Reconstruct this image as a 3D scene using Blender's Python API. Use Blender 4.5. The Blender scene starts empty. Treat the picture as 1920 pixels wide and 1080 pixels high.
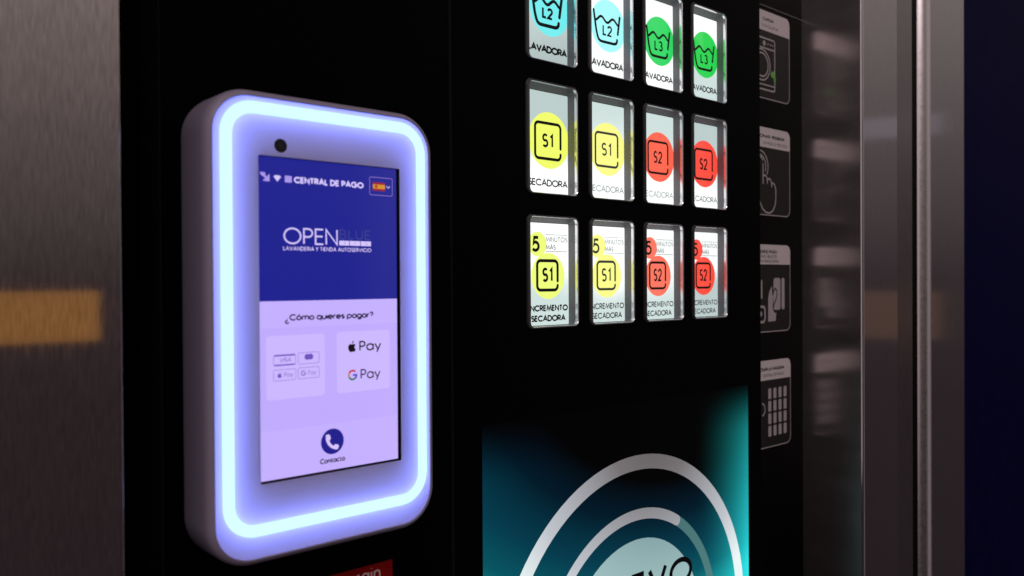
import bpy, bmesh, math, random
from mathutils import Matrix, Vector

random.seed(7)
scene = bpy.context.scene
C = scene.collection
EYE = 1.45                       # camera height above the floor; machine front lies in the plane y = 0

# ------------------------------------------------------------------ camera
cam_d = bpy.data.cameras.new('camera')
cam = bpy.data.objects.new('camera', cam_d); C.objects.link(cam); scene.camera = cam
cam_d.sensor_width = 36.0
cam_d.lens = 29.25
cam_d.clip_start = 0.01; cam_d.clip_end = 60
a, pitch, roll = math.atan(1755.0/1560.0), math.radians(-0.45), -0.006
fh = Vector((math.cos(a), math.sin(a), 0)); rt = Vector((math.sin(a), -math.cos(a), 0)); up = Vector((0, 0, 1))
fw = fh*math.cos(pitch) + up*math.sin(pitch); u2 = up*math.cos(pitch) - fh*math.sin(pitch)
r2 = rt*math.cos(roll) + u2*math.sin(roll); u3 = u2*math.cos(roll) - rt*math.sin(roll)
cam.matrix_world = Matrix(((r2.x, u3.x, -fw.x, 0), (r2.y, u3.y, -fw.y, -0.42), (r2.z, u3.z, -fw.z, EYE), (0, 0, 0, 1)))
cam_d.dof.use_dof = True
cam_d.dof.focus_distance = 0.60
cam_d.dof.aperture_fstop = 9.0

# ------------------------------------------------------------------ dim laundry room around the machine
world = bpy.data.worlds.new('World'); scene.world = world; world.use_nodes = True
nt = world.node_tree; nt.nodes.clear()
tc = nt.nodes.new('ShaderNodeTexCoord'); sp = nt.nodes.new('ShaderNodeSeparateXYZ'); rp = nt.nodes.new('ShaderNodeValToRGB')
bg = nt.nodes.new('ShaderNodeBackground'); wo = nt.nodes.new('ShaderNodeOutputWorld')
mr = nt.nodes.new('ShaderNodeMapRange')
mr.inputs['From Min'].default_value = -1; mr.inputs['From Max'].default_value = 1
nt.links.new(tc.outputs['Generated'], sp.inputs[0]); nt.links.new(sp.outputs['Z'], mr.inputs['Value'])
nt.links.new(mr.outputs[0], rp.inputs[0]); nt.links.new(rp.outputs[0], bg.inputs[0]); nt.links.new(bg.outputs[0], wo.inputs[0])
e = rp.color_ramp.elements
e[0].position = 0.30; e[0].color = (.030, .022, .025, 1)
e[1].position = 1.0; e[1].color = (.34, .29, .28, 1)
for p, c in ((.44, (.042, .031, .034, 1)), (.50, (.058, .045, .047, 1)), (.58, (.15, .128, .125, 1)), (.68, (.33, .285, .275, 1))):
    n = e.new(p); n.color = c
bg.inputs[1].default_value = 1.0

def area(name, loc, target, sx, sy, power, col):
    l = bpy.data.lights.new(name, 'AREA'); l.shape = 'RECTANGLE'; l.size = sx; l.size_y = sy; l.energy = power; l.color = col
    o = bpy.data.objects.new(name, l); C.objects.link(o); o.location = loc
    o.rotation_euler = (Vector(target)-Vector(loc)).to_track_quat('-Z', 'Y').to_euler()
    return o
area('ceiling_lamp', (-.5, -1.5, 2.8), (.4, 0, 1.4), 1.2, .5, 13, (1, .86, .87))
area('edge_fill_lamp', (-2.2, -1.3, 1.75), (0.4, -1.2, 1.75), 2.2, 2.4, 8.0, (1, .84, .84))  # added out of view to brighten the steel edges and the terminal's side
area('reflection_lamp', (3.48, -1.2346, EYE+.634), (0, .35, EYE+.06), .45, .085, .014, (.9, .85, 1))  # unseen cool lamp, added for the lavender patch on the steel frame
area('glass_sheen_lamp', (1.95, -1.6, EYE), (.95, 0, EYE), 1.25, 2.2, 2.0, (1, .88, .9))  # added, unseen: puts a pale reflection on the terminal's glass
# two added warm lamps, out of view, that make the warm patches in the steel
area('reflection_lamp', (.300, -1.2346, EYE-.056), (.300, 0, EYE-.056), .265, .088, .021, (1, .45, .05))
area('reflection_lamp', (3.48, -1.2346, EYE-.150), (0, .35, EYE-.02), .45, .20, .022, (1, .55, .28))

scene.view_settings.view_transform = 'Standard'
scene.view_settings.look = 'None'
scene.view_settings.exposure = 0.0
scene.view_settings.gamma = 1.0
scene.cycles.max_bounces = 10

# ------------------------------------------------------------------ materials
MATS = {}
def nodes(name):
    m = bpy.data.materials.new(name); m.use_nodes = True
    return m, m.node_tree, m.node_tree.nodes['Principled BSDF']
def mat(name, col, rough=.5, metal=0.0, spec=.5, noise=0.0, scale=300, coat=0.0, bump=0.0, stretch=(1, 1, 1), rvar=0.0, aniso=0.0):
    if name in MATS: return MATS[name]
    m, t, b = nodes(name)
    b.inputs['Base Color'].default_value = (*col, 1); b.inputs['Roughness'].default_value = rough
    b.inputs['Metallic'].default_value = metal; b.inputs['Specular IOR Level'].default_value = spec
    b.inputs['Coat Weight'].default_value = coat
    if aniso:
        b.inputs['Anisotropic'].default_value = aniso
        tg = t.nodes.new('ShaderNodeCombineXYZ'); tg.inputs[1].default_value = 1.0      # brushed across: blur runs level
        t.links.new(tg.outputs[0], b.inputs['Tangent'])
    if noise or bump or rvar:
        tcn = t.nodes.new('ShaderNodeTexCoord'); mp = t.nodes.new('ShaderNodeMapping'); nz = t.nodes.new('ShaderNodeTexNoise')
        mp.inputs['Scale'].default_value = stretch
        nz.inputs['Scale'].default_value = scale; nz.inputs['Detail'].default_value = 6
        t.links.new(tcn.outputs['Object'], mp.inputs[0]); t.links.new(mp.outputs[0], nz.inputs['Vector'])
        if noise:
            mx = t.nodes.new('ShaderNodeMapRange')
            mx.inputs['From Min'].default_value = .3; mx.inputs['From Max'].default_value = .7
            mx.inputs['To Min'].default_value = 1-noise; mx.inputs['To Max'].default_value = 1+noise
            vm = t.nodes.new('ShaderNodeVectorMath'); vm.operation = 'SCALE'; vm.inputs[0].default_value = col
            t.links.new(nz.outputs['Fac'], mx.inputs['Value']); t.links.new(mx.outputs[0], vm.inputs['Scale'])
            t.links.new(vm.outputs[0], b.inputs['Base Color'])
        if rvar:
            mx = t.nodes.new('ShaderNodeMapRange')
            mx.inputs['From Min'].default_value = .3; mx.inputs['From Max'].default_value = .7
            mx.inputs['To Min'].default_value = max(.01, rough-rvar); mx.inputs['To Max'].default_value = rough+rvar
            t.links.new(nz.outputs['Fac'], mx.inputs['Value']); t.links.new(mx.outputs[0], b.inputs['Roughness'])
        if bump:
            bp = t.nodes.new('ShaderNodeBump'); bp.inputs['Strength'].default_value = bump; bp.inputs['Distance'].default_value = .0002
            t.links.new(nz.outputs['Fac'], bp.inputs['Height']); t.links.new(bp.outputs[0], b.inputs['Normal'])
    MATS[name] = m
    return m
def glow(name, col, strength=1.0, light=False, rough=.12, spec=.5):
    """a lit surface: emission under a faintly glossy skin"""
    if name in MATS: return MATS[name]
    m, t, b = nodes(name)
    b.inputs['Base Color'].default_value = (.01, .01, .01, 1); b.inputs['Roughness'].default_value = rough
    b.inputs['Specular IOR Level'].default_value = spec
    b.inputs['Emission Color'].default_value = (*col, 1); b.inputs['Emission Strength'].default_value = strength
    if not light: m.cycles.emission_sampling = 'NONE'
    MATS[name] = m
    return m
def srgb(r, g, b):
    f = lambda v: (v/255/12.92 if v/255 <= .04045 else ((v/255+.055)/1.055)**2.4)
    return (f(r), f(g), f(b))

BLACK = mat('black_panel', (.0007, .0007, .0008), .30, spec=.02, rvar=.05, scale=40)
BLACKP = mat('black_plastic', (.004, .004, .0045), .45, spec=.2)
INK = mat('black_ink', (.004, .006, .006), .6, spec=.1)
STEEL = mat('brushed_steel', (.56, .50, .50), .05, 1.0, noise=.24, scale=560, stretch=(3.6, 3.6, .22), bump=.006, rvar=.02)
STEEL2 = mat('polished_steel', (.78, .70, .70), .21, .975, noise=.04, scale=60, stretch=(.3, .3, 1.6), rvar=.012, aniso=.74)
FRAME = mat('satin_steel', (.50, .465, .49), .08, 1.0, noise=.06, scale=220, stretch=(3, 3, .3), bump=.03, rvar=.03)
NAVY = mat('navy_wall_paint', (.0005, .0004, .034), .6, spec=.04, noise=.15, scale=60)
PLASTIC = mat('pale_grey_plastic', (.225, .19, .265), .42, spec=.4, noise=.02, scale=900, bump=.05)

# ------------------------------------------------------------------ mesh helpers (mm: x right, z up from the eye line, w out of the panel)
def V(x, w, z): return (x*.001, -w*.001, z*.001)
class MB:
    def __init__(s): s.v = []; s.f = []; s.sm = []
    def add(s, verts, faces, smooth=False):
        o = len(s.v); s.v += verts; s.f += [tuple(i+o for i in f) for f in faces]; s.sm += [smooth]*len(faces)
    def box(s, x0, x1, z0, z1, w0, w1):
        v = [V(x, w, z) for w in (w0, w1) for z in (z0, z1) for x in (x0, x1)]
        s.add(v, [(0, 2, 3, 1), (4, 5, 7, 6), (0, 1, 5, 4), (2, 6, 7, 3), (0, 4, 6, 2), (1, 3, 7, 5)])
        return s
    def poly(s, pts, w):
        s.add([V(x, w, z) for x, z in pts], [tuple(range(len(pts)))]); return s
    def loft(s, loops, closed=True, smooth=False, cap0=False, cap1=False):
        """loops: lists of (x,w,z) with equal counts"""
        n = len(loops[0]); v = [V(*p) for l in loops for p in l]; f = []
        for k in range(len(loops)-1):
            for i in range(n if closed else n-1):
                j = (i+1) % n
                f.append((k*n+i, k*n+j, (k+1)*n+j, (k+1)*n+i))
        s.add(v, f, smooth)
        if cap0: s.add([V(*p) for p in loops[0]], [tuple(range(n))])
        if cap1: s.add([V(*p) for p in loops[-1]], [tuple(range(n))])
        return s
    def ribbon(s, pts, width, w, closed=False, caps=True):
        P = [Vector((p[0], p[1])) for p in pts]
        Q = [P[0]]
        for p in P[1:]:
            if (p-Q[-1]).length > 1e-6: Q.append(p)
        if closed and (Q[0]-Q[-1]).length < 1e-6: Q.pop()
        P = Q; n = len(P); h = width/2
        if n < 2: return s
        L, R = [], []
        for i in range(n):
            if closed or 0 < i < n-1:
                d0 = (P[i]-P[i-1]).normalized(); d1 = (P[(i+1) % n]-P[i]).normalized()
            elif i == 0: d0 = d1 = (P[1]-P[0]).normalized()
            else: d0 = d1 = (P[-1]-P[-2]).normalized()
            t = d0+d1
            if t.length < 1e-4: t = Vector((-d0.y, d0.x))
            t.normalize(); nrm = Vector((-t.y, t.x)); d0n = Vector((-d0.y, d0.x))
            k = min(2.2, 1/max(.25, nrm.dot(d0n)))
            L.append(P[i]+nrm*h*k); R.append(P[i]-nrm*h*k)
        v = [V(p.x, w, p.y) for p in L]+[V(p.x, w, p.y) for p in R]
        f = [(i, (i+1) % n, n+(i+1) % n, n+i) for i in range(n if closed else n-1)]
        s.add(v, f)
        if caps and not closed:
            for end, d in ((P[0], (P[0]-P[1]).normalized()), (P[-1], (P[-1]-P[-2]).normalized())):
                nn = Vector((-d.y, d.x)); fan = []
                for k in range(7):
                    an = -math.pi/2+math.pi*k/6
                    q = end+d*h*math.cos(an)+nn*h*math.sin(an); fan.append(V(q.x, w, q.y))
                s.add(fan, [tuple(range(7))])
        return s
    def build(s, name, m, parent=None, loc=None):
        me = bpy.data.meshes.new(name); me.from_pydata(s.v, [], s.f); me.validate(); me.update()
        if any(s.sm) and len(s.sm) == len(me.polygons): me.polygons.foreach_set('use_smooth', s.sm)
        if m: me.materials.append(m)
        o = bpy.data.objects.new(name, me); C.objects.link(o)
        if parent: o.parent = parent
        if loc: o.location = loc
        return o
def empty(name, loc, label=None, cat=None, group=None):
    o = bpy.data.objects.new(name, None); C.objects.link(o); o.location = loc; o.empty_display_size = .05
    tag(o, label, cat, group); return o
def tag(o, label=None, cat=None, group=None, kind=None):
    for k, v in (('label', label), ('category', cat), ('group', group), ('kind', kind)):
        if v: o[k] = v
    return o
def arc(cx, cz, rx, rz, a0, a1, n=14):
    return [(cx+rx*math.cos(math.radians(a0+(a1-a0)*i/n)), cz+rz*math.sin(math.radians(a0+(a1-a0)*i/n))) for i in range(n+1)]
def circle(cx, cz, r, n=40): return arc(cx, cz, r, r, 0, 360-360/n, n-1)
def rr(x0, x1, z0, z1, r, k=10):
    p = []
    for cx, cz, s in ((x1-r, z1-r, 0), (x0+r, z1-r, 90), (x0+r, z0+r, 180), (x1-r, z0+r, 270)):
        p += arc(cx, cz, r, r, s, s+90, k)
    return p
def lp(pts, w): return [(x, w, z) for x, z in pts]

# ------------------------------------------------------------------ a geometric stroke alphabet (cap height 1)
def c_(*l):
    r = []
    for i in l: r += i if isinstance(i, list) else [i]
    return r
O_ = arc(.5, .5, .5, .5, 0, 360, 32); o_ = arc(.34, .34, .34, .34, 0, 360, 24)
qm = c_(arc(.25, .75, .25, .25, 165, -40), (.25, .42), (.25, .28))
G = {
 'A': (.80, [[(0, 0), (.40, 1), (.80, 0)], [(.14, .33), (.66, .33)]]),
 'B': (.56, [c_((0, 0), (0, 1), (.26, 1), arc(.26, .76, .24, .24, 90, -90), (0, .52)), c_((.26, .52), arc(.30, .26, .26, .26, 90, -90), (0, 0))]),
 'C': (.86, [arc(.5, .5, .5, .5, 42, 318, 24)]),
 'D': (.74, [c_((0, 0), (0, 1), (.26, 1), arc(.26, .5, .48, .5, 90, -90, 20), (0, 0))]),
 'E': (.48, [[(.48, 1), (0, 1), (0, 0), (.48, 0)], [(0, .52), (.44, .52)]]),
 'G': (.98, [c_(arc(.5, .5, .5, .5, 42, 360, 26), (.56, .5))]),
 'I': (.0, [[(0, 0), (0, 1)]]),
 'J': (.34, [c_((.34, 1), (.34, .22), arc(.15, .22, .19, .22, 0, -130, 8))]),
 'L': (.42, [[(0, 1), (0, 0), (.42, 0)]]),
 'M': (.94, [[(0, 0), (.12, 1), (.47, .12), (.82, 1), (.94, 0)]]),
 'N': (.70, [[(0, 0), (0, 1), (.70, 0), (.70, 1)]]),
 'O': (1.0, [O_]),
 'P': (.53, [c_((0, 0), (0, 1), (.26, 1), arc(.26, .73, .27, .27, 90, -90), (0, .46))]),
 'Q': (1.0, [O_, [(.6, .3), (.95, -.05)]]),
 'R': (.56, [c_((0, 0), (0, 1), (.26, 1), arc(.26, .73, .27, .27, 90, -90), (0, .46)), [(.24, .46), (.56, 0)]]),
 'S': (.50, [c_(arc(.25, .74, .23, .26, 35, 250, 12), arc(.25, .27, .25, .27, 70, -145, 14))]),
 'T': (.56, [[(0, 1), (.56, 1)], [(.28, 1), (.28, 0)]]),
 'U': (.62, [c_((0, 1), (0, .31), arc(.31, .31, .31, .31, 180, 360), (.62, 1))]),
 'V': (.76, [[(0, 1), (.38, 0), (.76, 1)]]),
 'Y': (.64, [[(0, 1), (.32, .46), (.64, 1)], [(.32, .46), (.32, 0)]]),
 'Z': (.58, [[(0, 1), (.58, 1), (0, 0), (.58, 0)]]),
 '1': (.22, [[(0, .80), (.20, 1), (.20, 0)]]),
 '2': (.54, [c_(arc(.27, .73, .27, .27, 170, -38, 14), (0, 0), (.54, 0))]),
 '3': (.54, [arc(.25, .76, .23, .24, 150, -90, 14), arc(.26, .27, .27, .27, 90, -150, 14)]),
 '5': (.54, [c_((.50, 1), (.14, 1), (.06, .56), arc(.23, .32, .30, .32, 118, -145, 16))]),
 'a': (.68, [o_, [(.68, .68), (.68, 0)]]),
 'c': (.60, [arc(.34, .34, .34, .34, 42, 318, 18)]),
 'e': (.68, [c_((.02, .35), (.68, .35), arc(.34, .34, .34, .34, 5, 315, 20))]),
 'g': (.68, [o_, c_((.68, .68), (.68, 0), arc(.35, .0, .33, .28, 0, -145, 10))]),
 'i': (.0, [[(0, 0), (0, .68)], [(0, .92), (0, .96)]]),
 'm': (1.0, [[(0, 0), (0, .68)], c_((0, .40), arc(.25, .42, .25, .26, 180, 0, 10), (.50, 0)), c_((.50, .40), arc(.75, .42, .25, .26, 180, 0, 10), (1.0, 0))]),
 'n': (.56, [[(0, 0), (0, .68)], c_((0, .36), arc(.28, .40, .28, .28, 180, 0, 10), (.56, 0))]),
 'o': (.68, [o_]),
 'p': (.68, [o_, [(0, .68), (0, -.30)]]),
 'q': (.68, [o_, [(.68, .68), (.68, -.30)]]),
 'r': (.32, [[(0, 0), (0, .68)], c_((0, .36), arc(.32, .38, .32, .30, 180, 85, 8))]),
 's': (.44, [c_(arc(.22, .51, .19, .17, 35, 250, 10), arc(.22, .18, .22, .18, 70, -145, 10))]),
 't': (.36, [c_((.12, .90), (.12, .20), arc(.30, .20, .18, .20, 180, 290, 8)), [(-.02, .66), (.36, .66)]]),
 'u': (.56, [c_((0, .68), (0, .30), arc(.28, .28, .28, .28, 180, 360, 10), (.56, .68))]),
 'y': (.60, [[(0, .68), (.31, .02)], [(.60, .68), (.20, -.30)]]),
 'f': (.34, [c_(arc(.30, .80, .18, .20, 70, 180, 8), (.12, 0)), [(0, .66), (.34, .66)]]),
 '?': (.50, [qm, [(.25, .04), (.25, .0)]]),
 ',': (.06, [[(.06, .05), (0, -.16)]]),
}
G['Á'] = (.80, G['A'][1]+[[(.38, 1.16), (.52, 1.34)]])
G['ó'] = (.68, [o_, [(.30, .86), (.44, 1.04)]])
G['¿'] = (.50, [[(.5-x, .40-z) for x, z in s] for s in G['?'][1]])
def text(mb, s, x0, x1, z, h, wt, w, track=.20, space=.42, slant=0.0):
    """one line of lettering from x0 to x1, baseline z, cap height h, stroke wt"""
    pen = 0; items = []
    for ch in s:
        if ch == ' ': pen += space; continue
        g = G[ch]; items.append((pen, g)); pen += g[0]+track
    total = pen-track; sx = (x1-x0-wt)/total; sz = h-wt; k = 0
    for px, g in items:
        for st in g[1]:
            pts = [(x0+wt/2+(px+p[0])*sx+p[1]*slant*sz, z+wt/2+p[1]*sz) for p in st]
            closed = len(pts) > 8 and abs(st[0][0]-st[-1][0])+abs(st[0][1]-st[-1][1]) < 1e-6
            mb.ribbon(pts, wt, w+.004*(k % 4), closed, caps=False); k += 1
    return mb

# ================================================================== THE PLACE
base = (0, 0, EYE)
BOT, TOP = -1450, 620              # floor and machine top, mm from the eye line
wall = tag(MB().box(1020, 3200, BOT, 1200, -90, -40).build('wall', NAVY, None, base), kind='structure')

# ---- steel uprights of the surround (w = 34.6 at their front)
FW = 34.6
def upright(name, prof, m, label):
    """vertical extrusion of an open/closed (x,w) profile"""
    mb = MB(); loops = [[(x, w, z) for x, w in prof] for z in (BOT, TOP)]
    mb.loft(loops, smooth=False, cap0=True, cap1=True)
    o = mb.build(name, m, None, base); return tag(o, label, 'steel panel')
def fil(cx, cw, r, a0, a1, n=6): return [(cx+r*math.cos(math.radians(a0+(a1-a0)*i/n)), cw+r*math.sin(math.radians(a0+(a1-a0)*i/n))) for i in range(n+1)]
tag(upright('steel_cladding', [(-260, -36), (-260, FW)]+fil(113.8, FW-.4, .4, 90, 0)+[(114.2, -36)], STEEL,
            'brushed steel side panel left of the glowing payment terminal'), cat='steel cladding', kind='thing')

jamb = empty('steel_jamb', base, 'bright steel jamb beside the white instruction cards, mirroring them', 'steel jamb')
MB().loft([[(x, w, z) for x, w in [(808.2, -36), (808.2, FW-2.4)]] for z in (BOT, TOP)], closed=False).build('return_face', STEEL2, jamb)
mb = MB(); prof = fil(810.8, FW-2.6, 2.6, 180, 90, 8)+[(886, FW)]
mb.loft([[(x, w, z) for x, w in prof] for z in (BOT, TOP)], closed=False, smooth=False); mb.build('front_face', FRAME, jamb)
MB().loft([[(x, w, z) for x, w in [(886.05, FW), (887.2, FW-1.2), (924, FW-.6), (926, FW-3), (926, -36)]] for z in (BOT, TOP)], closed=False).build('edge_strip', mat('dull_steel', (.30, .27, .28), .22, 1.0, noise=.06, scale=220, stretch=(3, 3, .3), rvar=.04), jamb)
post = empty('steel_post', base, 'narrow steel post at the far right against the dark blue wall', 'steel post')
mb = MB(); prof = [(957.5, -36)]+fil(972.5, FW-15, 15, 180, 90, 12)
mb.loft([[(x, w, z) for x, w in prof] for z in (BOT, TOP)], closed=False, smooth=True); mb.build('rounded_edge', mat('rolled_steel_edge', (.60, .55, .56), .30, 1.0, rvar=.04, scale=200), post)
MB().loft([[(x, w, z) for x, w in [(972.5, FW), (1068, FW), (1070, FW-2), (1070, -36)]] for z in (BOT, TOP)], closed=False).build('front_face', FRAME, post)

MB().box(927.2, 957.2, BOT, TOP, -30, FW-9).build('rubber_seal', BLACK, post)
for o_t in (jamb, post): o_t['kind'] = 'thing'

# ================================================================== PAYMENT MACHINE
pm = tag(empty('payment_machine', base, 'black laundry payment machine with rows of lit programme buttons', 'payment machine'), kind='thing')
MB().box(114.6, 1000, BOT, TOP, -120, -30.3).build('back_panel', BLACK, pm)
EDGE = mat('black_edge', (.009, .009, .012), .5, spec=.0)
fpl = MB().box(143.8, 321.6, BOT, TOP, -30, -1.8).build('front_panel', BLACK, pm)
MB().box(143.2, 143.75, BOT, TOP, -29.8, -2.2).build('edge', EDGE, fpl)

# button grid
BW, BH = 48.5, 76.5
COLX = [388.0, 450.6, 513.0, 575.6]
ROWZ = [154.6, 62.0, -31.6]
INS = 1.5
def fascia():
    mb = MB()
    xs = [323.0]+[v for c in COLX for v in (c-1.6+INS, c+BW+1.6-INS)]+[679.1]
    zs = [TOP-2]+[v for r in ROWZ for v in (r+BH+1.6-INS, r-1.6+INS)]+[-94.6]
    for i in range(len(xs)-1):
        for j in range(len(zs)-1):
            if i % 2 == 1 and j % 2 == 1: continue
            x0, x1, z1, z0 = xs[i], xs[i+1], zs[j], zs[j+1]
            mb.poly([(x0, z0), (x1, z0), (x1, z1), (x0, z1)], 0)
    # round the lit screen, then the edges and the back
    mb.poly([(323, BOT), (346.4, BOT), (346.4, -94.6), (323, -94.6)], 0)
    mb.poly([(659, BOT), (679.1, BOT), (679.1, -94.6), (659, -94.6)], 0)
    for z0, z1 in ((BOT, -520),): mb.poly([(346.4, z0), (659, z0), (659, z1), (346.4, z1)], 0)
    mb.loft([[(679.1, 0, BOT), (679.1, 0, TOP-2)], [(679.9, -.7, BOT), (679.9, -.7, TOP-2)], [(679.9, -29.9, BOT), (679.9, -29.9, TOP-2)]], closed=False)
    mb.poly([(322.2, TOP-2), (679.9, TOP-2), (679.9, BOT), (322.2, BOT)], -29.9)
    o = mb.build('front_panel', BLACK, pm)
    MB().loft([[(323, 0, BOT), (323, 0, TOP-2)], [(322.2, -.7, BOT), (322.2, -.7, TOP-2)], [(322.2, -29.9, BOT), (322.2, -29.9, TOP-2)]], closed=False).build('edge', EDGE, o)
fascia()

# ---- lit buttons
WELL = mat('button_well_plastic', (.17, .165, .185), .5, spec=.2)
RIM = mat('smoky_button_rim', (.02, .02, .022), .12, spec=.6, rvar=.03, scale=500)
LIP = mat('clear_button_lip', (.80, .79, .83), .20, .9)
def clear_mat():
    m, t, b = nodes('clear_cover'); t.nodes.remove(b)
    out = t.nodes['Material Output']; tr = t.nodes.new('ShaderNodeBsdfTransparent'); gl = t.nodes.new('ShaderNodeBsdfGlossy')
    fr = t.nodes.new('ShaderNodeFresnel'); fr.inputs[0].default_value = 1.2; gl.inputs['Roughness'].default_value = .08
    mx = t.nodes.new('ShaderNodeMixShader')
    t.links.new(fr.outputs[0], mx.inputs[0]); t.links.new(tr.outputs[0], mx.inputs[1]); t.links.new(gl.outputs[0], mx.inputs[2])
    t.links.new(mx.outputs[0], out.inputs[0]); return m
CLEAR = clear_mat()
def backlit(name, lo, hi, z0, z1, seed):
    """uneven back light of one button label"""
    m, t, b = nodes(name)
    b.inputs['Base Color'].default_value = (.02, .02, .02, 1); b.inputs['Specular IOR Level'].default_value = .2
    tcn = t.nodes.new('ShaderNodeTexCoord'); s = t.nodes.new('ShaderNodeSeparateXYZ'); mr = t.nodes.new('ShaderNodeMapRange')
    nz = t.nodes.new('ShaderNodeTexNoise'); nz.noise_dimensions = '4D'; nz.inputs['W'].default_value = seed; nz.inputs['Scale'].default_value = 26
    ad = t.nodes.new('ShaderNodeMath'); ad.operation = 'MULTIPLY_ADD'; ad.inputs[1].default_value = .035; 
    mr.interpolation_type = 'SMOOTHSTEP'
    mr.inputs['From Min'].default_value = z0*.001+.0175; mr.inputs['From Max'].default_value = z1*.001+.0175
    rp = t.nodes.new('ShaderNodeValToRGB'); rp.color_ramp.elements[0].color = (*lo, 1); rp.color_ramp.elements[1].color = (*hi, 1)
    t.links.new(tcn.outputs['Object'], s.inputs[0]); t.links.new(tcn.outputs['Object'], nz.inputs['Vector'])
    t.links.new(nz.outputs['Fac'], ad.inputs[0]); t.links.new(s.outputs['Z'], ad.inputs[2]); t.links.new(ad.outputs[0], mr.inputs['Value'])
    t.links.new(mr.outputs[0], rp.inputs[0]); t.links.new(rp.outputs[0], b.inputs['Emission Color']); b.inputs['Emission Strength'].default_value = 1
    return m
D = -8.5
LX = 2.3                           # inner left edge of the opening
def well_mesh():
    mb = MB()
    mb.loft([lp(rr(LX, BW, 0, BH, 3.2, 6), -1.7), lp(rr(LX-.2, BW, 0, BH-3.3, 1.6, 6), D-.3)], smooth=True)
    return mb
def rim_mesh():
    mb = MB()
    mb.loft([lp(rr(-1.6, BW+1.6, -1.6, BH+1.6, 5.0, 6), -.2), lp(rr(-1.3, BW+1.4, -1.4, BH+1.4, 4.8, 6), .7), lp(rr(-.4, BW+1.1, -.9, BH+1.0, 4.3, 6), 1.15), lp(rr(LX-.5, BW+.5, -.4, BH+.4, 3.6, 6), 1.0)], smooth=False)
    return mb
def lip_mesh():
    mb = MB(); inn = rr(LX, BW, 0, BH, 3.2, 6)
    mb.loft([lp(rr(LX-.5, BW+.5, -.4, BH+.4, 3.6, 6), 1.0), lp(rr(LX-.15, BW+.1, -.1, BH+.1, 3.3, 6), .6), lp(inn, .0), lp(inn, -1.7)], smooth=False)
    return mb
well_d = rim_d = cover_d = lip_d = None
def ink_mat(v): return mat('black_ink', (.004, .006, .006)) if v < .02 else glow('bloomed_ink_%02d' % int(v*100), (v*.9, v, v*.95), 1)  # bloom from the bright labels is put into the ink as a paler tone
COLS = {'cyan': srgb(112, 238, 240), 'pale_cyan': srgb(168, 255, 255), 'green': srgb(34, 216, 98), 'deep_green': srgb(24, 212, 78),
        'yellow': srgb(242, 255, 104), 'pale_yellow': srgb(253, 255, 138), 'orange_red': srgb(255, 100, 74), 'red': srgb(255, 74, 56), 'pale_red': srgb(255, 116, 92), 'lime': srgb(240, 255, 122)}
def tub(mb, w, dx=0, wt=1.9):
    P = lambda l: [(x+dx, z) for x, z in l]
    mb.ribbon(P([(14.2, 50.3), (16.9, 36), (18.4, 31.2)]+[(19.6, 29.2), (21.2, 28.2), (23.4, 27.9), (37.4, 28.2)]+[(39.4, 28.9), (40.5, 30.4), (40.7, 31.9)]), wt, w)
    mb.ribbon(P([(43.8, 49.8), (41.5, 36.4)]), wt, w)
    wave = []
    for k in range(25):
        t = k/24; wave.append((16.0+t*26.6, 45.0-1.9*math.cos(t*4*math.pi)))
    mb.ribbon(P(wave), wt*.9, w+.01)
def dryer(mb, x0, x1, z0, z1, g0, g1, wt, w):
    r = 3.2
    mb.ribbon(c_((x1, g1), arc(x1-r, z1-r, r, r, 0, 90, 6), arc(x0+r, z1-r, r, r, 90, 180, 6), arc(x0+r, z0+r, r, r, 180, 270, 6), arc(x1-r, z0+r, r, r, 270, 360, 6), (x1, g0)), wt, w)
def clip_disc(cx, cz, r):
    return [(min(max(x, 2.2), BW-.2), z) for x, z in circle(cx, cz, r, 48)]
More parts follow.
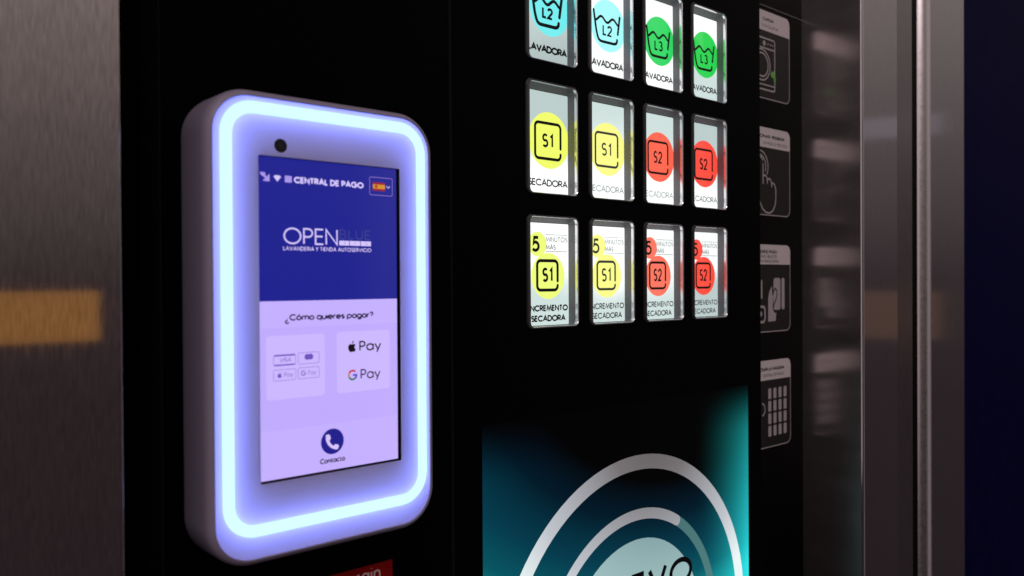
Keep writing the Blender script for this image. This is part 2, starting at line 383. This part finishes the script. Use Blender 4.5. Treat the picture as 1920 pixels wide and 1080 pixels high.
def button(ci, ri, kind, colour, lo, hi, z0, z1, cap_ink, sym_ink, label, wt):
    wt *= 1.12
    global well_d, rim_d, cover_d, lip_d
    loc = V(COLX[ci], 0, ROWZ[ri])
    if well_d is None:
        b = well_mesh().build('selection_button', WELL, pm, loc); well_d = b.data
        rm = rim_mesh().build('rim', RIM, b); rim_d = rm.data
        li = lip_mesh().build('inner_lip', LIP, b); lip_d = li.data
        cv = MB().poly(rr(LX+.1, BW-.1, .1, BH-.1, 3.0, 6), -1.4).build('clear_cover', CLEAR, b); cover_d = cv.data
    else:
        b = bpy.data.objects.new('selection_button', well_d); C.objects.link(b); b.parent = pm; b.location = loc
        for nm, d in (('rim', rim_d), ('inner_lip', lip_d), ('clear_cover', cover_d)):
            o = bpy.data.objects.new(nm, d); C.objects.link(o); o.parent = b
    b['label'] = label
    sheet = backlit('backlit_label', lo, hi, z0, z1, ci*3.1+ri*7.7)
    MB().poly([(1.9, .2), (BW-.1, .2), (BW-.1, BH-3.4), (1.9, BH-3.4)], D).build('label_sheet', sheet, b)
    cm = glow('print_'+colour, COLS[colour], 1.0)
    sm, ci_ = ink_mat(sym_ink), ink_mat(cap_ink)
    sym, cap = MB(), MB()
    if kind in ('L2', 'L3'):
        MB().poly(clip_disc(30.6, 40.8, 19.8), D+.08).build('colour_disc', cm, b)
        dx = -1.2 if ci == 0 else 0
        tub(sym, D+.16, dx, wt)
        text(sym, kind, 24.0+dx, 34.9+dx, 32.8, 8.4, wt*.72, D+.16, track=.28)
        text(cap, 'LAVADORA', 8.6, 48.0, 8.4, 5.4, 1.05*wt/1.9, D+.16, track=.13)
    elif kind in ('S1', 'S2'):
        MB().poly(clip_disc(29.2, 38.8, 20.2), D+.08).build('colour_disc', cm, b)
        dryer(sym, 15.4, 40.7, 25.6, 51.0, 29.6, 33.8, wt, D+.16)
        text(sym, kind, 22.2, 33.4, 33.6, 10.0, wt*.82, D+.16, track=.34)
        text(cap, 'SECADORA', 8.4, 47.9, 5.8, 5.1, .92*wt/1.9, D+.16, track=.15)
    else:
        MB().poly(clip_disc(17.2, 58.0, 8.8), D+.07).poly(clip_disc(27.6, 35.4, 16.5), D+.085).build('colour_disc', cm, b)
        dryer(sym, 16.7, 37.0, 25.3, 46.3, 28.6, 31.8, wt, D+.16)
        text(sym, kind[1:], 21.6, 32.2, 31.0, 10.4, wt*.86, D+.16, track=.36)
        text(sym, '5', 11.6, 19.4, 52.4, 11.4, wt*1.0, D+.16)
        text(cap, 'INCREMENTO', 8.6, 47.4, 10.1, 4.6, .95*wt/1.9, D+.16, track=.25)
        text(cap, 'SECADORA', 10.6, 45.0, 2.8, 4.6, .95*wt/1.9, D+.16, track=.2)
        sm2 = MB()
        text(sm2, 'MINUTOS', 25.3, 47.2, 59.8, 3.7, .48, D+.16, track=.26)
        text(sm2, 'MÁS', 25.3, 35.2, 54.2, 3.6, .58, D+.16, track=.2)
        sm2.ribbon([(25.2, 65.0), (47.2, 65.0)], .32, D+.16, caps=False); sm2.ribbon([(25.2, 53.0), (47.2, 53.0)], .38, D+.16, caps=False)
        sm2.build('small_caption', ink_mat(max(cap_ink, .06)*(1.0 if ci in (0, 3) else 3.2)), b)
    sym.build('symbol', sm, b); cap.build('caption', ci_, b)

GR = srgb(188, 206, 204); MID = srgb(208, 226, 223); WH = (1.12, 1.16, 1.14); BR = (1.0, 1.05, 1.04)
button(0, 0, 'L2', 'cyan', srgb(176, 192, 190), MID, 0, 60, .0, .0, 'cyan washer button in the left column, its top cut off', 2.3)
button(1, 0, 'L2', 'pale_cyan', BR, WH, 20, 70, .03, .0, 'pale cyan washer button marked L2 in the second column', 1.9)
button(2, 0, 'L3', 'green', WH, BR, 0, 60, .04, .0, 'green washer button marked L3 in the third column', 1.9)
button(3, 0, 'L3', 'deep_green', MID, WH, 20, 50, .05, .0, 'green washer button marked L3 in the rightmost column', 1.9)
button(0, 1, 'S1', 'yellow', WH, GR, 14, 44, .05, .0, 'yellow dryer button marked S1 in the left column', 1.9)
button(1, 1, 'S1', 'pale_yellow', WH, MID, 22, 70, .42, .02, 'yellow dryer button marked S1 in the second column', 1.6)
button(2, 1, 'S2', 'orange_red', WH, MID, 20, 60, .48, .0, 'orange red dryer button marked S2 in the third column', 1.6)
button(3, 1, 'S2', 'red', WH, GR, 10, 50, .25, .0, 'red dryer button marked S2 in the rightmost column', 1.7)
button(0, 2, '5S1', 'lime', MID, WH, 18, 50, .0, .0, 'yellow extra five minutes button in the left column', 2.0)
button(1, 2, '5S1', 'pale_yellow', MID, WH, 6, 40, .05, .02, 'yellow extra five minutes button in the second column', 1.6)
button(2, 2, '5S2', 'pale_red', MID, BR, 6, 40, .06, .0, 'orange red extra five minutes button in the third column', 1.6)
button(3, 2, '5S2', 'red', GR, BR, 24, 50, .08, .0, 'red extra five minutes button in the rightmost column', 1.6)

# ---- lit screen of the machine
def picture_mat(name, ramp, cx, cz, rx, rz):
    """screen picture: colours by distance from a dark centre (mm)"""
    m, t, b = nodes(name)
    b.inputs['Base Color'].default_value = (.0006, .0006, .0006, 1); b.inputs['Roughness'].default_value = .22; b.inputs['Specular IOR Level'].default_value = .03
    tcn = t.nodes.new('ShaderNodeTexCoord'); mp = t.nodes.new('ShaderNodeMapping'); mp.vector_type = 'TEXTURE'
    mp.inputs['Location'].default_value = (cx*.001, 0, cz*.001); mp.inputs['Scale'].default_value = (rx*.001, 1, rz*.001)
    ln = t.nodes.new('ShaderNodeVectorMath'); ln.operation = 'LENGTH'
    rp = t.nodes.new('ShaderNodeValToRGB'); el = rp.color_ramp.elements
    el[0].position = ramp[0][0]; el[0].color = (*ramp[0][1], 1); el[1].position = ramp[-1][0]; el[1].color = (*ramp[-1][1], 1)
    for p, c in ramp[1:-1]: n = el.new(p); n.color = (*c, 1)
    t.links.new(tcn.outputs['Object'], mp.inputs[0]); t.links.new(mp.outputs[0], ln.inputs[0]); t.links.new(ln.outputs['Value'], rp.inputs[0])
    t.links.new(rp.outputs[0], b.inputs['Emission Color']); b.inputs['Emission Strength'].default_value = 1
    return m
TEAL = picture_mat('teal_picture', [(.0, (0, 0, 0)), (.50, (0, 0, 0)), (.64, (.0, .010, .022)), (.80, (.001, .046, .076)), (.90, (.002, .090, .122)), (1.0, (.008, .26, .28))], 560, -58, 325, 208)
def right_glow(m):
    """the picture's bright band along its right border"""
    t = m.node_tree; b = t.nodes['Principled BSDF']; ramp = b.inputs['Emission Color'].links[0].from_socket
    tcn = t.nodes.new('ShaderNodeTexCoord'); s_ = t.nodes.new('ShaderNodeSeparateXYZ'); t.links.new(tcn.outputs['Object'], s_.inputs[0])
    mx = t.nodes.new('ShaderNodeMapRange'); mx.inputs['From Min'].default_value = .575; mx.inputs['From Max'].default_value = .662
    mz = t.nodes.new('ShaderNodeMapRange'); mz.inputs['From Min'].default_value = -.093; mz.inputs['From Max'].default_value = -.270; mz.inputs['To Min'].default_value = .16
    t.links.new(s_.outputs['X'], mx.inputs['Value']); t.links.new(s_.outputs['Z'], mz.inputs['Value'])
    pw = t.nodes.new('ShaderNodeMath'); pw.operation = 'POWER'; pw.inputs[1].default_value = 2.5; t.links.new(mx.outputs[0], pw.inputs[0])
    ml = t.nodes.new('ShaderNodeMath'); ml.operation = 'MULTIPLY'; t.links.new(pw.outputs[0], ml.inputs[0]); t.links.new(mz.outputs[0], ml.inputs[1])
    sc = t.nodes.new('ShaderNodeVectorMath'); sc.operation = 'SCALE'; sc.inputs[0].default_value = (.022, .66, .66); t.links.new(ml.outputs[0], sc.inputs['Scale'])
    ad = t.nodes.new('ShaderNodeVectorMath'); ad.operation = 'ADD'; t.links.new(ramp, ad.inputs[0]); t.links.new(sc.outputs[0], ad.inputs[1])
    mt = t.nodes.new('ShaderNodeMapRange'); mt.interpolation_type = 'SMOOTHSTEP'
    mt.inputs['From Min'].default_value = -.090; mt.inputs['From Max'].default_value = -.138
    t.links.new(s_.outputs['Z'], mt.inputs['Value'])
    fd = t.nodes.new('ShaderNodeVectorMath'); fd.operation = 'SCALE'; t.links.new(ad.outputs[0], fd.inputs[0]); t.links.new(mt.outputs[0], fd.inputs['Scale'])
    t.links.new(fd.outputs[0], b.inputs['Emission Color'])
right_glow(TEAL)
WHITEP = picture_mat('white_ring_picture', [(.0, (.10, .09, .095)), (.30, (.18, .165, .17)), (.75, (.52, .55, .60)), (1.0, (.85, .95, .95))], 525, -110, 180, 180)
DIMP = picture_mat('dim_ring_picture', [(.0, (.05, .11, .12)), (1.0, (.08, .22, .22))], 525, -110, 180, 180)
DISCP = picture_mat('pale_disc_picture', [(.0, (.16, .26, .28)), (.45, (.20, .33, .34)), (1.0, (.45, .65, .66))], 540, -110, 180, 180)
scr = MB().poly([(346.4, -520), (659, -520), (659, -94.6), (346.4, -94.6)], -.7).build('screen', TEAL, pm)
scr['label'] = 'teal lit screen with white rings'
CX, CZ = 502, -284.7
MB().ribbon(arc(CX, CZ, 142.6, 142.6, 0, 360, 96), 11.6, -.6, True).build('ring', WHITEP, scr)
MB().ribbon(arc(CX, CZ, 101.8, 101.8, 58.5, -60, 48), 8.4, -.6).build('ring', DIMP, scr)
MB().ribbon(arc(CX, CZ, 101.8, 101.8, 59.5, 300, 64), 8.6, -.55).build('ring', WHITEP, scr)
MB().poly(circle(CX, CZ, 82.5, 72), -.6).build('disc', DISCP, scr)
text(MB(), 'NUEVO', 447, 574, -252, 23.5, 4.2, -.5, track=.26).build('lettering', INK, scr)

# ---- red sticker under the terminal
RED = mat('red_sticker', (.22, .001, .001), .5, spec=.1, noise=.1, scale=200)
st = MB().box(170, 277, -205, -166.6, -1.75, -1.5).build('sticker', RED, pm)
text(MB(), 'rgin', 251.4, 268.6, -176.4, 8.6, 1.0, -1.45, track=.30).build('lettering', mat('sticker_white', (.55, .42, .42), .5), st)

# ---- instruction cards on the recessed panel (w = -30)
CW = -30.2
CARDW = mat('card_white', (.60, .53, .55), .55, noise=.03, scale=300)
LINE = mat('card_line', (.40, .35, .37), .55)
GREEN = mat('card_green', (.12, .42, .04), .5)
CARDK = mat('card_black', (.003, .003, .003), .45, spec=.15)
FAINT = mat('card_small_print', (.10, .09, .09), .6)
def card(top, label):
    h = 87.0; x0, x1 = 686, 783.2; r = 7
    z1, z0 = top, top-h
    c = MB().loft([lp(rr(x0, x1, z0, z1, r, 6), CW), lp(rr(x0, x1, z0, z1, r, 6), CW+.3)], cap1=True).build('instruction_card', CARDK, pm)
    c['label'] = label
    MB().poly(c_((x1, z1-19.6), arc(x1-r, z1-r, r, r, 0, 90, 6), arc(x0+r, z1-r, r, r, 90, 180, 6), (x0, z1-19.6)), CW+.36).build('header', CARDW, c)
    MB().ribbon(rr(x0+.4, x1-.4, z0+.4, z1-.4, r, 6), .9, CW+.33, True).build('outline', LINE, c)
    return c
W1 = CW+.40
c1 = card(266.6, 'top instruction card with a washing machine drawing')
mb = MB(); text(mb, 'CARGA', 733, 753.5, 257.0, 3.2, .75, W1); mb.build('lettering', INK, c1)
mb = MB(); text(mb, 'MAQUINA', 731, 762, 250.4, 3.2, .5, W1); mb.build('lettering', FAINT, c1)
mb = MB()
mb.ribbon(rr(706, 754.8, 188.6, 239.4, 2.5, 4), 1.6, W1, True); mb.ribbon([(706.5, 229.6), (754.4, 229.6)], 1.5, W1+.01)
mb.ribbon([(706.5, 193.4), (754.4, 193.4)], 1.3, W1+.01)
mb.ribbon(circle(731, 212.6, 15.2), 1.5, W1+.005, True); mb.ribbon(circle(731, 212.6, 11.6), 1.5, W1+.005, True)
mb.poly(circle(735.6, 234.4, 2.6, 16), W1); mb.ribbon([(741.5, 234.4), (743, 234.4)], 1.3, W1); mb.ribbon([(746.5, 234.4), (748, 234.4)], 1.3, W1); mb.ribbon([(750.8, 234.4), (751.4, 234.4)], 1.3, W1)
mb.build('pictogram', LINE, c1)
MB().poly([(747.0, 205.2), (749.2, 209.2), (751.0, 207.6), (754.6, 210.6), (754.2, 205.8), (756.4, 203.4), (755.8, 196.4), (753.6, 198.4), (752.2, 203.0), (749.6, 201.8)], W1+.05).build('green_mark', GREEN, c1)
c2 = card(151.2, 'second instruction card with a pressing finger drawing')
mb = MB(); text(mb, 'ONAR', 727, 746, 140.8, 3.4, .85, W1); text(mb, 'PROGRAMA', 749, 772.5, 140.8, 3.4, .85, W1); mb.build('lettering', INK, c2)
mb = MB(); text(mb, 'LAVADO O SECADO', 733, 778, 134.6, 3.0, .5, W1); mb.build('lettering', FAINT, c2)
mb = MB(); HW = 1.5
mb.ribbon([(732.6, 118), (732.6, 95.6)], HW, W1)
mb.ribbon(arc(726.5, 112.6, 15.2, 15.2, 120, -28), 1.3, W1); mb.ribbon(arc(726.5, 112.6, 11.0, 11.0, 120, -25), 1.3, W1); mb.ribbon(arc(726.8, 116, 5.8, 5.8, 180, 0), HW, W1)
mb.ribbon([(732.6, 102.2), (735, 104), (738, 103.4), (740, 101), (740.4, 96.2)], HW, W1+.01)
mb.ribbon([(740.4, 99.2), (743, 101), (746, 100.2), (748, 97.4), (748.3, 93.2)], HW, W1+.02)
mb.ribbon([(748.3, 96), (751, 97), (754, 95.2), (756, 90.6), (755.8, 80), (754, 74), (750, 69), (744, 66.6), (737, 67.2), (731, 71), (727.5, 76), (722, 86)], HW, W1+.03)
mb.build('pictogram', LINE, c2)
c3 = card(35.1, 'third instruction card with a hand holding a payment card')
mb = MB(); text(mb, 'LIZAR EL PAGO', 724, 757.5, 26.4, 3.4, .85, W1); mb.build('lettering', INK, c3)
mb = MB(); text(mb, 'EDAS, BILLETE', 724, 757.5, 22.0, 3.0, .62, W1); text(mb, 'ETA BANCARIA', 724, 761, 17.2, 3.0, .62, W1); mb.build('lettering', FAINT, c3)
mb = MB()
mb.ribbon([(729.4, -1), (729.4, -17.5)], 2.4, W1)
mb.ribbon(rr(716, 735.4, -41.6, -26.4, 4, 5), 2.4, W1, True); mb.poly(circle(727.5, -33.6, 2.6, 16), W1)
mb.poly([(741.0, -41.6), (741.2, -18.0), (743.4, -11.4), (748.4, -5.6), (749.2, -10.4), (749.4, -16), (751.6, -14.4), (750.2, -19.4), (749.4, -26), (751.0, -31.4), (756.6, -33.4), (755.4, -35.8), (755.2, -41.2)], W1)
mb.poly(rr(751.0, 764.0, -30.2, 1.9, 3, 4), W1+.02); mb.poly(rr(766.2, 771.8, -30.0, 1.9, 2.2, 4), W1+.02)
mb.build('pictogram', LINE, c3)
MB().ribbon([(748.6, -3.0), (749.2, -14.6), (752.4, -10.0), (754.6, -8.6), (756.8, -10.2), (757.6, -14.4), (755.6, -19.6), (752.2, -24.2), (750.6, -27.6), (751.6, -31.0), (754.6, -33.0)], 1.6, W1+.06).build('thumb_line', CARDK, c3)
c4 = card(-80.2, 'lowest instruction card with a keypad drawing')
mb = MB(); text(mb, 'ONAR LA MAQUINA', 726, 771, -90.6, 3.5, .85, W1); mb.build('lettering', INK, c4)
mb = MB(); text(mb, 'CENTRAL DE PAGO', 731, 770, -96.6, 3.0, .5, W1); mb.build('lettering', FAINT, c4)
mb = MB()
for i in range(4):
    for j in range(4):
        x = 740.6+i*9.6; z = -108.4-j*12.5
        mb.poly(rr(x, x+5.6, z-10.6, z, 1.2, 3), W1)
mb.ribbon(arc(729.6, -128.4, 5.0, 6.0, 85, -85, 10), 1.4, W1)
mb.build('pictogram', LINE, c4)
# joint of the recessed panel above the cards
MB().box(680.6, 808, 270.6, 271.8, -30.25, -29.5).build('joint_trim', mat('joint_trim', (.008, .0075, .0075), .4), pm)

# ================================================================== PAYMENT TERMINAL
pt = tag(empty('payment_terminal', base, 'white payment terminal with a glowing blue light ring and touch screen', 'payment terminal'), kind='thing')
X0, X1, Z0, Z1 = 152.6, 285.4, -139.2, 95.2
def body_loop(o, w, r=22.5): return lp(rr(X0+o, X1-o, Z0+o, Z1-o, r-o, 14), w)
prof = [(1.2, -1.7), (.3, .2), (0, 3), (0, 20), (.0, 25.4), (.15, 27.2), (.55, 28.8), (1.2, 30.1), (2.0, 31.0), (2.8, 31.45), (3.15, 31.7), (3.4, 31.75), (3.58, 31.5), (3.62, 30.4)]
MB().loft([body_loop(o, w) for o, w in prof], smooth=True).build('body', PLASTIC, pt)
FZ = 30.9
def diffuser_mat():
    m, t, b = nodes('diffuser_plastic'); t.nodes.remove(b)
    out = t.nodes['Material Output']; tr = t.nodes.new('ShaderNodeBsdfTranslucent'); df = t.nodes.new('ShaderNodeBsdfDiffuse')
    gl = t.nodes.new('ShaderNodeBsdfGlossy'); gl.inputs['Roughness'].default_value = .35
    tr.inputs[0].default_value = (.8, .8, .8, 1); df.inputs[0].default_value = (.25, .215, .27, 1)
    m1 = t.nodes.new('ShaderNodeAddShader'); m2 = t.nodes.new('ShaderNodeMixShader'); m2.inputs[0].default_value = .03
    t.links.new(tr.outputs[0], m1.inputs[0]); t.links.new(df.outputs[0], m1.inputs[1])
    t.links.new(m1.outputs[0], m2.inputs[1]); t.links.new(gl.outputs[0], m2.inputs[2]); t.links.new(m2.outputs[0], out.inputs[0])
    return m
DIFF = diffuser_mat()
RX0, RX1, RZ0, RZ1, RW = 160.0, 279.6, -124.9, 89.2, 5.9
def ring_loop(o, w, r=17.0): return lp(rr(RX0+o, RX1-o, RZ0+o, RZ1-o, r-o, 14), w)
SX0, SX1, SZ0, SZ1 = 179.3, 262.2, -99.6, 63.2
hole = lp(rr(SX0, SX1, SZ0, SZ1, .8, 14), FZ)
MB().loft([lp(rr(X0+3.5, X1-3.5, Z0+3.3, Z1-3.3, 19.2, 14), FZ), ring_loop(0, FZ)]).build('face_plate', DIFF, pt)
fp = MB().loft([ring_loop(RW, FZ), hole]).build('face_plate', DIFF, pt)
MB().loft([ring_loop(0, FZ-.05), ring_loop(.3, FZ+.3), ring_loop(RW-.3, FZ+.3), ring_loop(RW, FZ-.05)], smooth=False).build(
    'light_ring', glow('light_ring', (.70, 1.20, 1.75), 1.0, light=True), pt)
# light box behind the face: white tray and the blue light strip in it
MB().loft([body_loop(3.7, 30.3), body_loop(4.0, 19.0)], cap1=True).build('light_tray', mat('white_tray', (.38, .36, .46), .6), pt)
LS = FZ-5.6
MB().loft([ring_loop(1.4, LS), ring_loop(RW-1.4, LS)]).build('light_strip', glow('light_strip', (2.0, 2.6, 11.0), 1.0, light=True), pt)
# screen sunk 1.5 mm in a black frame
RECESS = mat('recess_black', (.003, .002, .006), .5, spec=.1)
MB().loft([hole, [(x, FZ-1.7, z) for x, w, z in hole]]).build('screen_recess', RECESS, pt)
MB().box(SX0-1, SX1+1, SZ0-1, SZ1+1, 19.5, FZ-1.8).build('screen_housing', RECESS, pt)
SW = FZ-1.5
BLUE = glow('screen_blue', srgb(25, 30, 142), 1); LAV = glow('screen_lavender', srgb(196, 176, 255), 1)
LAVC = glow('screen_card', srgb(203, 184, 255), 1); LAVP = glow('screen_panel', srgb(192, 171, 253), 1)
TXW = glow('screen_white', srgb(214, 198, 255), 1); TXG = glow('screen_icon_white', srgb(168, 148, 232), 1)
TXD = glow('screen_dark', srgb(34, 24, 62), 1); TXK = glow('screen_black', srgb(6, 4, 12), 1); TXP = glow('screen_purple', srgb(150, 122, 212), 1)
VIO = glow('screen_violet', srgb(108, 84, 190), 1); BLU = glow('screen_phone_blue', srgb(30, 28, 140), 1); DIMB = glow('screen_dim', srgb(52, 54, 140), 1)
screen = MB().poly([(SX0+.1, SZ0+.9), (SX1-1.2, SZ0+.9), (SX1-1.2, SZ1-.2), (SX0+.1, SZ1-.2)], SW).build('screen', LAV, pt)
MB().poly([(SX0+.1, -9.2), (SX1-1.2, -9.2), (SX1-1.2, SZ1-.2), (SX0+.1, SZ1-.2)], SW+.04).build('header', BLUE, screen)
s1, s2, s3 = SW+.08, SW+.12, SW+.16
text(MB(), 'CENTRAL DE PAGO', 199.0, 240.0, 50.8, 3.3, .85, s1, track=.26, space=.40).build('lettering', TXW, screen)
MB().poly([(180.6, 55.0), (183.4, 55.0), (183.7, 53.4), (184.6, 52.6), (183.8, 52.0), (182.4, 52.9), (181.2, 53.6)], s1).poly([(182.1, 50.8), (185.8, 54.4), (185.8, 50.6)], s1).build('signal_icon', TXG, screen)
MB().poly(c_((189.95, 50.8), [(x, z) for x, z in arc(189.95, 50.6, 3.3, 3.5, 52, 128, 8)]), s1).build('wireless_icon', TXW, screen)
MB().poly(rr(194.0, 197.8, 50.8, 54.2, .3, 2), s1).build('square_icon', TXG, screen)
MB().ribbon(rr(243.8, 258.4, 47.8, 57.5, .9, 4), .28, s1, True).build('language_box', TXP, screen)
MB().poly([(245.8, 50.2), (253.6, 50.2), (253.6, 54.8), (245.8, 54.8)], s1).build('flag', glow('flag_red', srgb(150, 22, 40), 1), screen)
MB().poly([(245.8, 51.3), (253.6, 51.3), (253.6, 53.7), (245.8, 53.7)], s2).build('flag_band', glow('flag_yellow', srgb(214, 138, 44), 1), screen)
MB().poly([(247.2, 51.7), (248.6, 51.7), (248.6, 53.4), (247.2, 53.4)], s3).build('flag_crest', glow('flag_crest', srgb(150, 60, 30), 1), screen)
MB().ribbon([(254.7, 53.1), (255.7, 52.1), (256.7, 53.1)], .4, s1).build('chevron', TXW, screen)
text(MB(), 'OPEN', 193.0, 223.9, 19.6, 8.5, .85, s1, track=.20).build('lettering', TXW, screen)
text(MB(), 'BLUE', 224.9, 244.2, 22.9, 5.4, .85, s1, track=.30).build('lettering', DIMB, screen)
mb = MB(); mb.poly([(224.8, 19.7), (230.8, 19.7), (230.8, 22.2), (224.8, 22.2)], s1); mb.poly([(231.2, 19.7), (237.6, 19.7), (237.6, 22.2), (231.2, 22.2)], s1); mb.poly([(238.0, 19.7), (244.3, 19.7), (244.3, 22.2), (238.0, 22.2)], s1); mb.build('logo_bar', TXW, screen)
mb = MB(); mb.ribbon([(228.0, 20.4), (228.0, 21.5)], .35, s2); mb.ribbon([(234.0, 20.5), (234.8, 21.4)], .3, s2); mb.ribbon([(240.6, 21.4), (241.2, 20.6), (242.2, 20.7)], .3, s2); mb.build('logo_marks', TXP, screen)
text(MB(), 'LAVANDERIA Y TIENDA AUTOSERVICIO', 192.8, 244.5, 16.4, 2.1, .34, s1, track=.30, space=.34).build('lettering', TXW, screen)
text(MB(), '¿Cómo quieres pagar?', 193.4, 245.6, -19.3, 3.4, .74, s1, track=.20, space=.34).build('lettering', TXD, screen)
MB().poly([(SX0+.1, -74.2), (SX1-1.2, -74.2), (SX1-1.2, -22.6), (SX0+.1, -22.6)], SW+.03).build('panel', LAVP, screen)
MB().poly(rr(183.2, 215.8, -58.8, -26.6, 1.6, 4), s1-.03).build('option_card', LAVC, screen)
MB().poly(rr(222.8, 256.0, -58.8, -26.3, 1.6, 4), s1-.03).build('option_card', LAVC, screen)
def apple(mb, cx, cz, h, w):
    pts = [(0, .30), (.10, .33), (.24, .36), (.38, .30), (.44, .22), (.34, .12), (.31, -.02), (.36, -.14), (.47, -.22), (.40, -.38), (.26, -.50), (.14, -.50), (.02, -.46), (-.10, -.50), (-.22, -.50), (-.36, -.36), (-.46, -.14), (-.46, .08), (-.38, .26), (-.24, .36), (-.10, .33)]
    mb.poly([(cx+x*h*.84, cz+z*h*.84-.08*h) for x, z in pts], w)
    mb.poly([(cx+x*h, cz+z*h) for x, z in ((0, .26), (.02, .40), (.10, .48), (.19, .50), (.17, .38), (.10, .29))], w)
    return mb
def g_logo(parent, cx, cz, r, wt, w, cols):
    for nm, a0, a1, c in (('g_red', 45, 150, cols[0]), ('g_yellow', 150, 210, cols[1]), ('g_green', 210, 310, cols[2])):
        MB().ribbon(arc(cx, cz, r, r, a0, a1, 12), wt, w, caps=False).build('g_logo', c, parent)
    MB().ribbon(c_(arc(cx, cz, r, r, 310, 358, 8), (cx+.05*r, cz)), wt, w, caps=False).build('g_logo', cols[3], parent)
apple(MB(), 232.0, -34.3, 6.0, s2).build('apple_logo', TXK, screen)
text(MB(), 'Pay', 236.5, 250.4, -37.2, 5.6, .85, s2, track=.2).build('lettering', TXK, screen)
g_logo(screen, 232.3, -49.7, 2.35, 1.05, s2, [glow('g_red', srgb(196, 40, 60), 1), glow('g_yellow', srgb(190, 130, 60), 1), glow('g_green', srgb(40, 120, 90), 1), glow('g_blue', srgb(72, 74, 200), 1)])
text(MB(), 'Pay', 237.2, 249.8, -52.4, 5.5, .74, s2, track=.2).build('lettering', TXD, screen)
boxes = [(187.1, 199.1, -41.7, -36.3), (200.6, 212.4, -41.7, -35.9), (187.0, 199.2, -49.3, -43.8), (200.5, 212.4, -49.2, -43.6)]
for k, (x0, x1, z0, z1) in enumerate(boxes):
    MB().ribbon(rr(x0, x1, z0, z1, .9, 4), .30, s2, True).build('payment_badge', TXP, screen)
MB().poly([(187.3, -37.0), (198.9, -37.0), (198.7, -36.2), (187.5, -36.2)], s3).poly([(187.5, -41.8), (198.7, -41.8), (198.9, -41.1), (187.3, -41.1)], s3).build('badge_stripe', VIO, screen)
text(MB(), 'VISA', 190.2, 196.6, -40.1, 2.3, .42, s3, track=.18, slant=.15).build('lettering', TXP, screen)
MB().poly(circle(205.6, -38.2, 1.55, 24), s3).poly(circle(207.5, -38.2, 1.55, 24), s3+.01).build('badge_circles', VIO, screen)
apple(MB(), 190.3, -46.4, 2.9, s3).build('apple_logo', VIO, screen)
text(MB(), 'Pay', 192.7, 197.7, -47.7, 2.5, .36, s3, track=.2).build('lettering', TXP, screen)
g_logo(screen, 203.4, -46.4, 1.15, .5, s3, [VIO]*4)
text(MB(), 'Pay', 206.0, 210.8, -47.6, 2.5, .30, s3, track=.2).build('lettering', TXP, screen)
MB().poly(circle(219.9, -83.7, 6.75, 48), s1).build('phone_button', BLU, screen)
hs = [(216.0, -79.9), (217.4, -79.7), (218.4, -80.2), (218.9, -82.2), (218.0, -83.1), (218.9, -84.9), (220.5, -86.2), (221.4, -85.4), (223.2, -85.8), (223.6, -86.7), (223.2, -88.1), (221.6, -88.2), (219.2, -87.2), (217.2, -85.3), (216.0, -82.8)]
MB().poly(hs, s2).build('handset_icon', TXW, screen)
text(MB(), 'Contacto', 212.5, 227.4, -94.9, 2.8, .58, s1, track=.24).build('lettering', TXD, screen)
# camera eye
lens = MB().loft([lp(circle(191.2, 68.8, 3.5, 32), FZ+.02), lp(circle(191.2, 68.8, 3.3, 32), FZ+.25)], cap1=True).build('camera_eye', mat('lens_black', (.006, .005, .010), .15), pt)
MB().poly(circle(191.2, 68.8, 1.9, 24), FZ+.3).build('lens', mat('lens_glass', (.012, .010, .014), .25), lens)
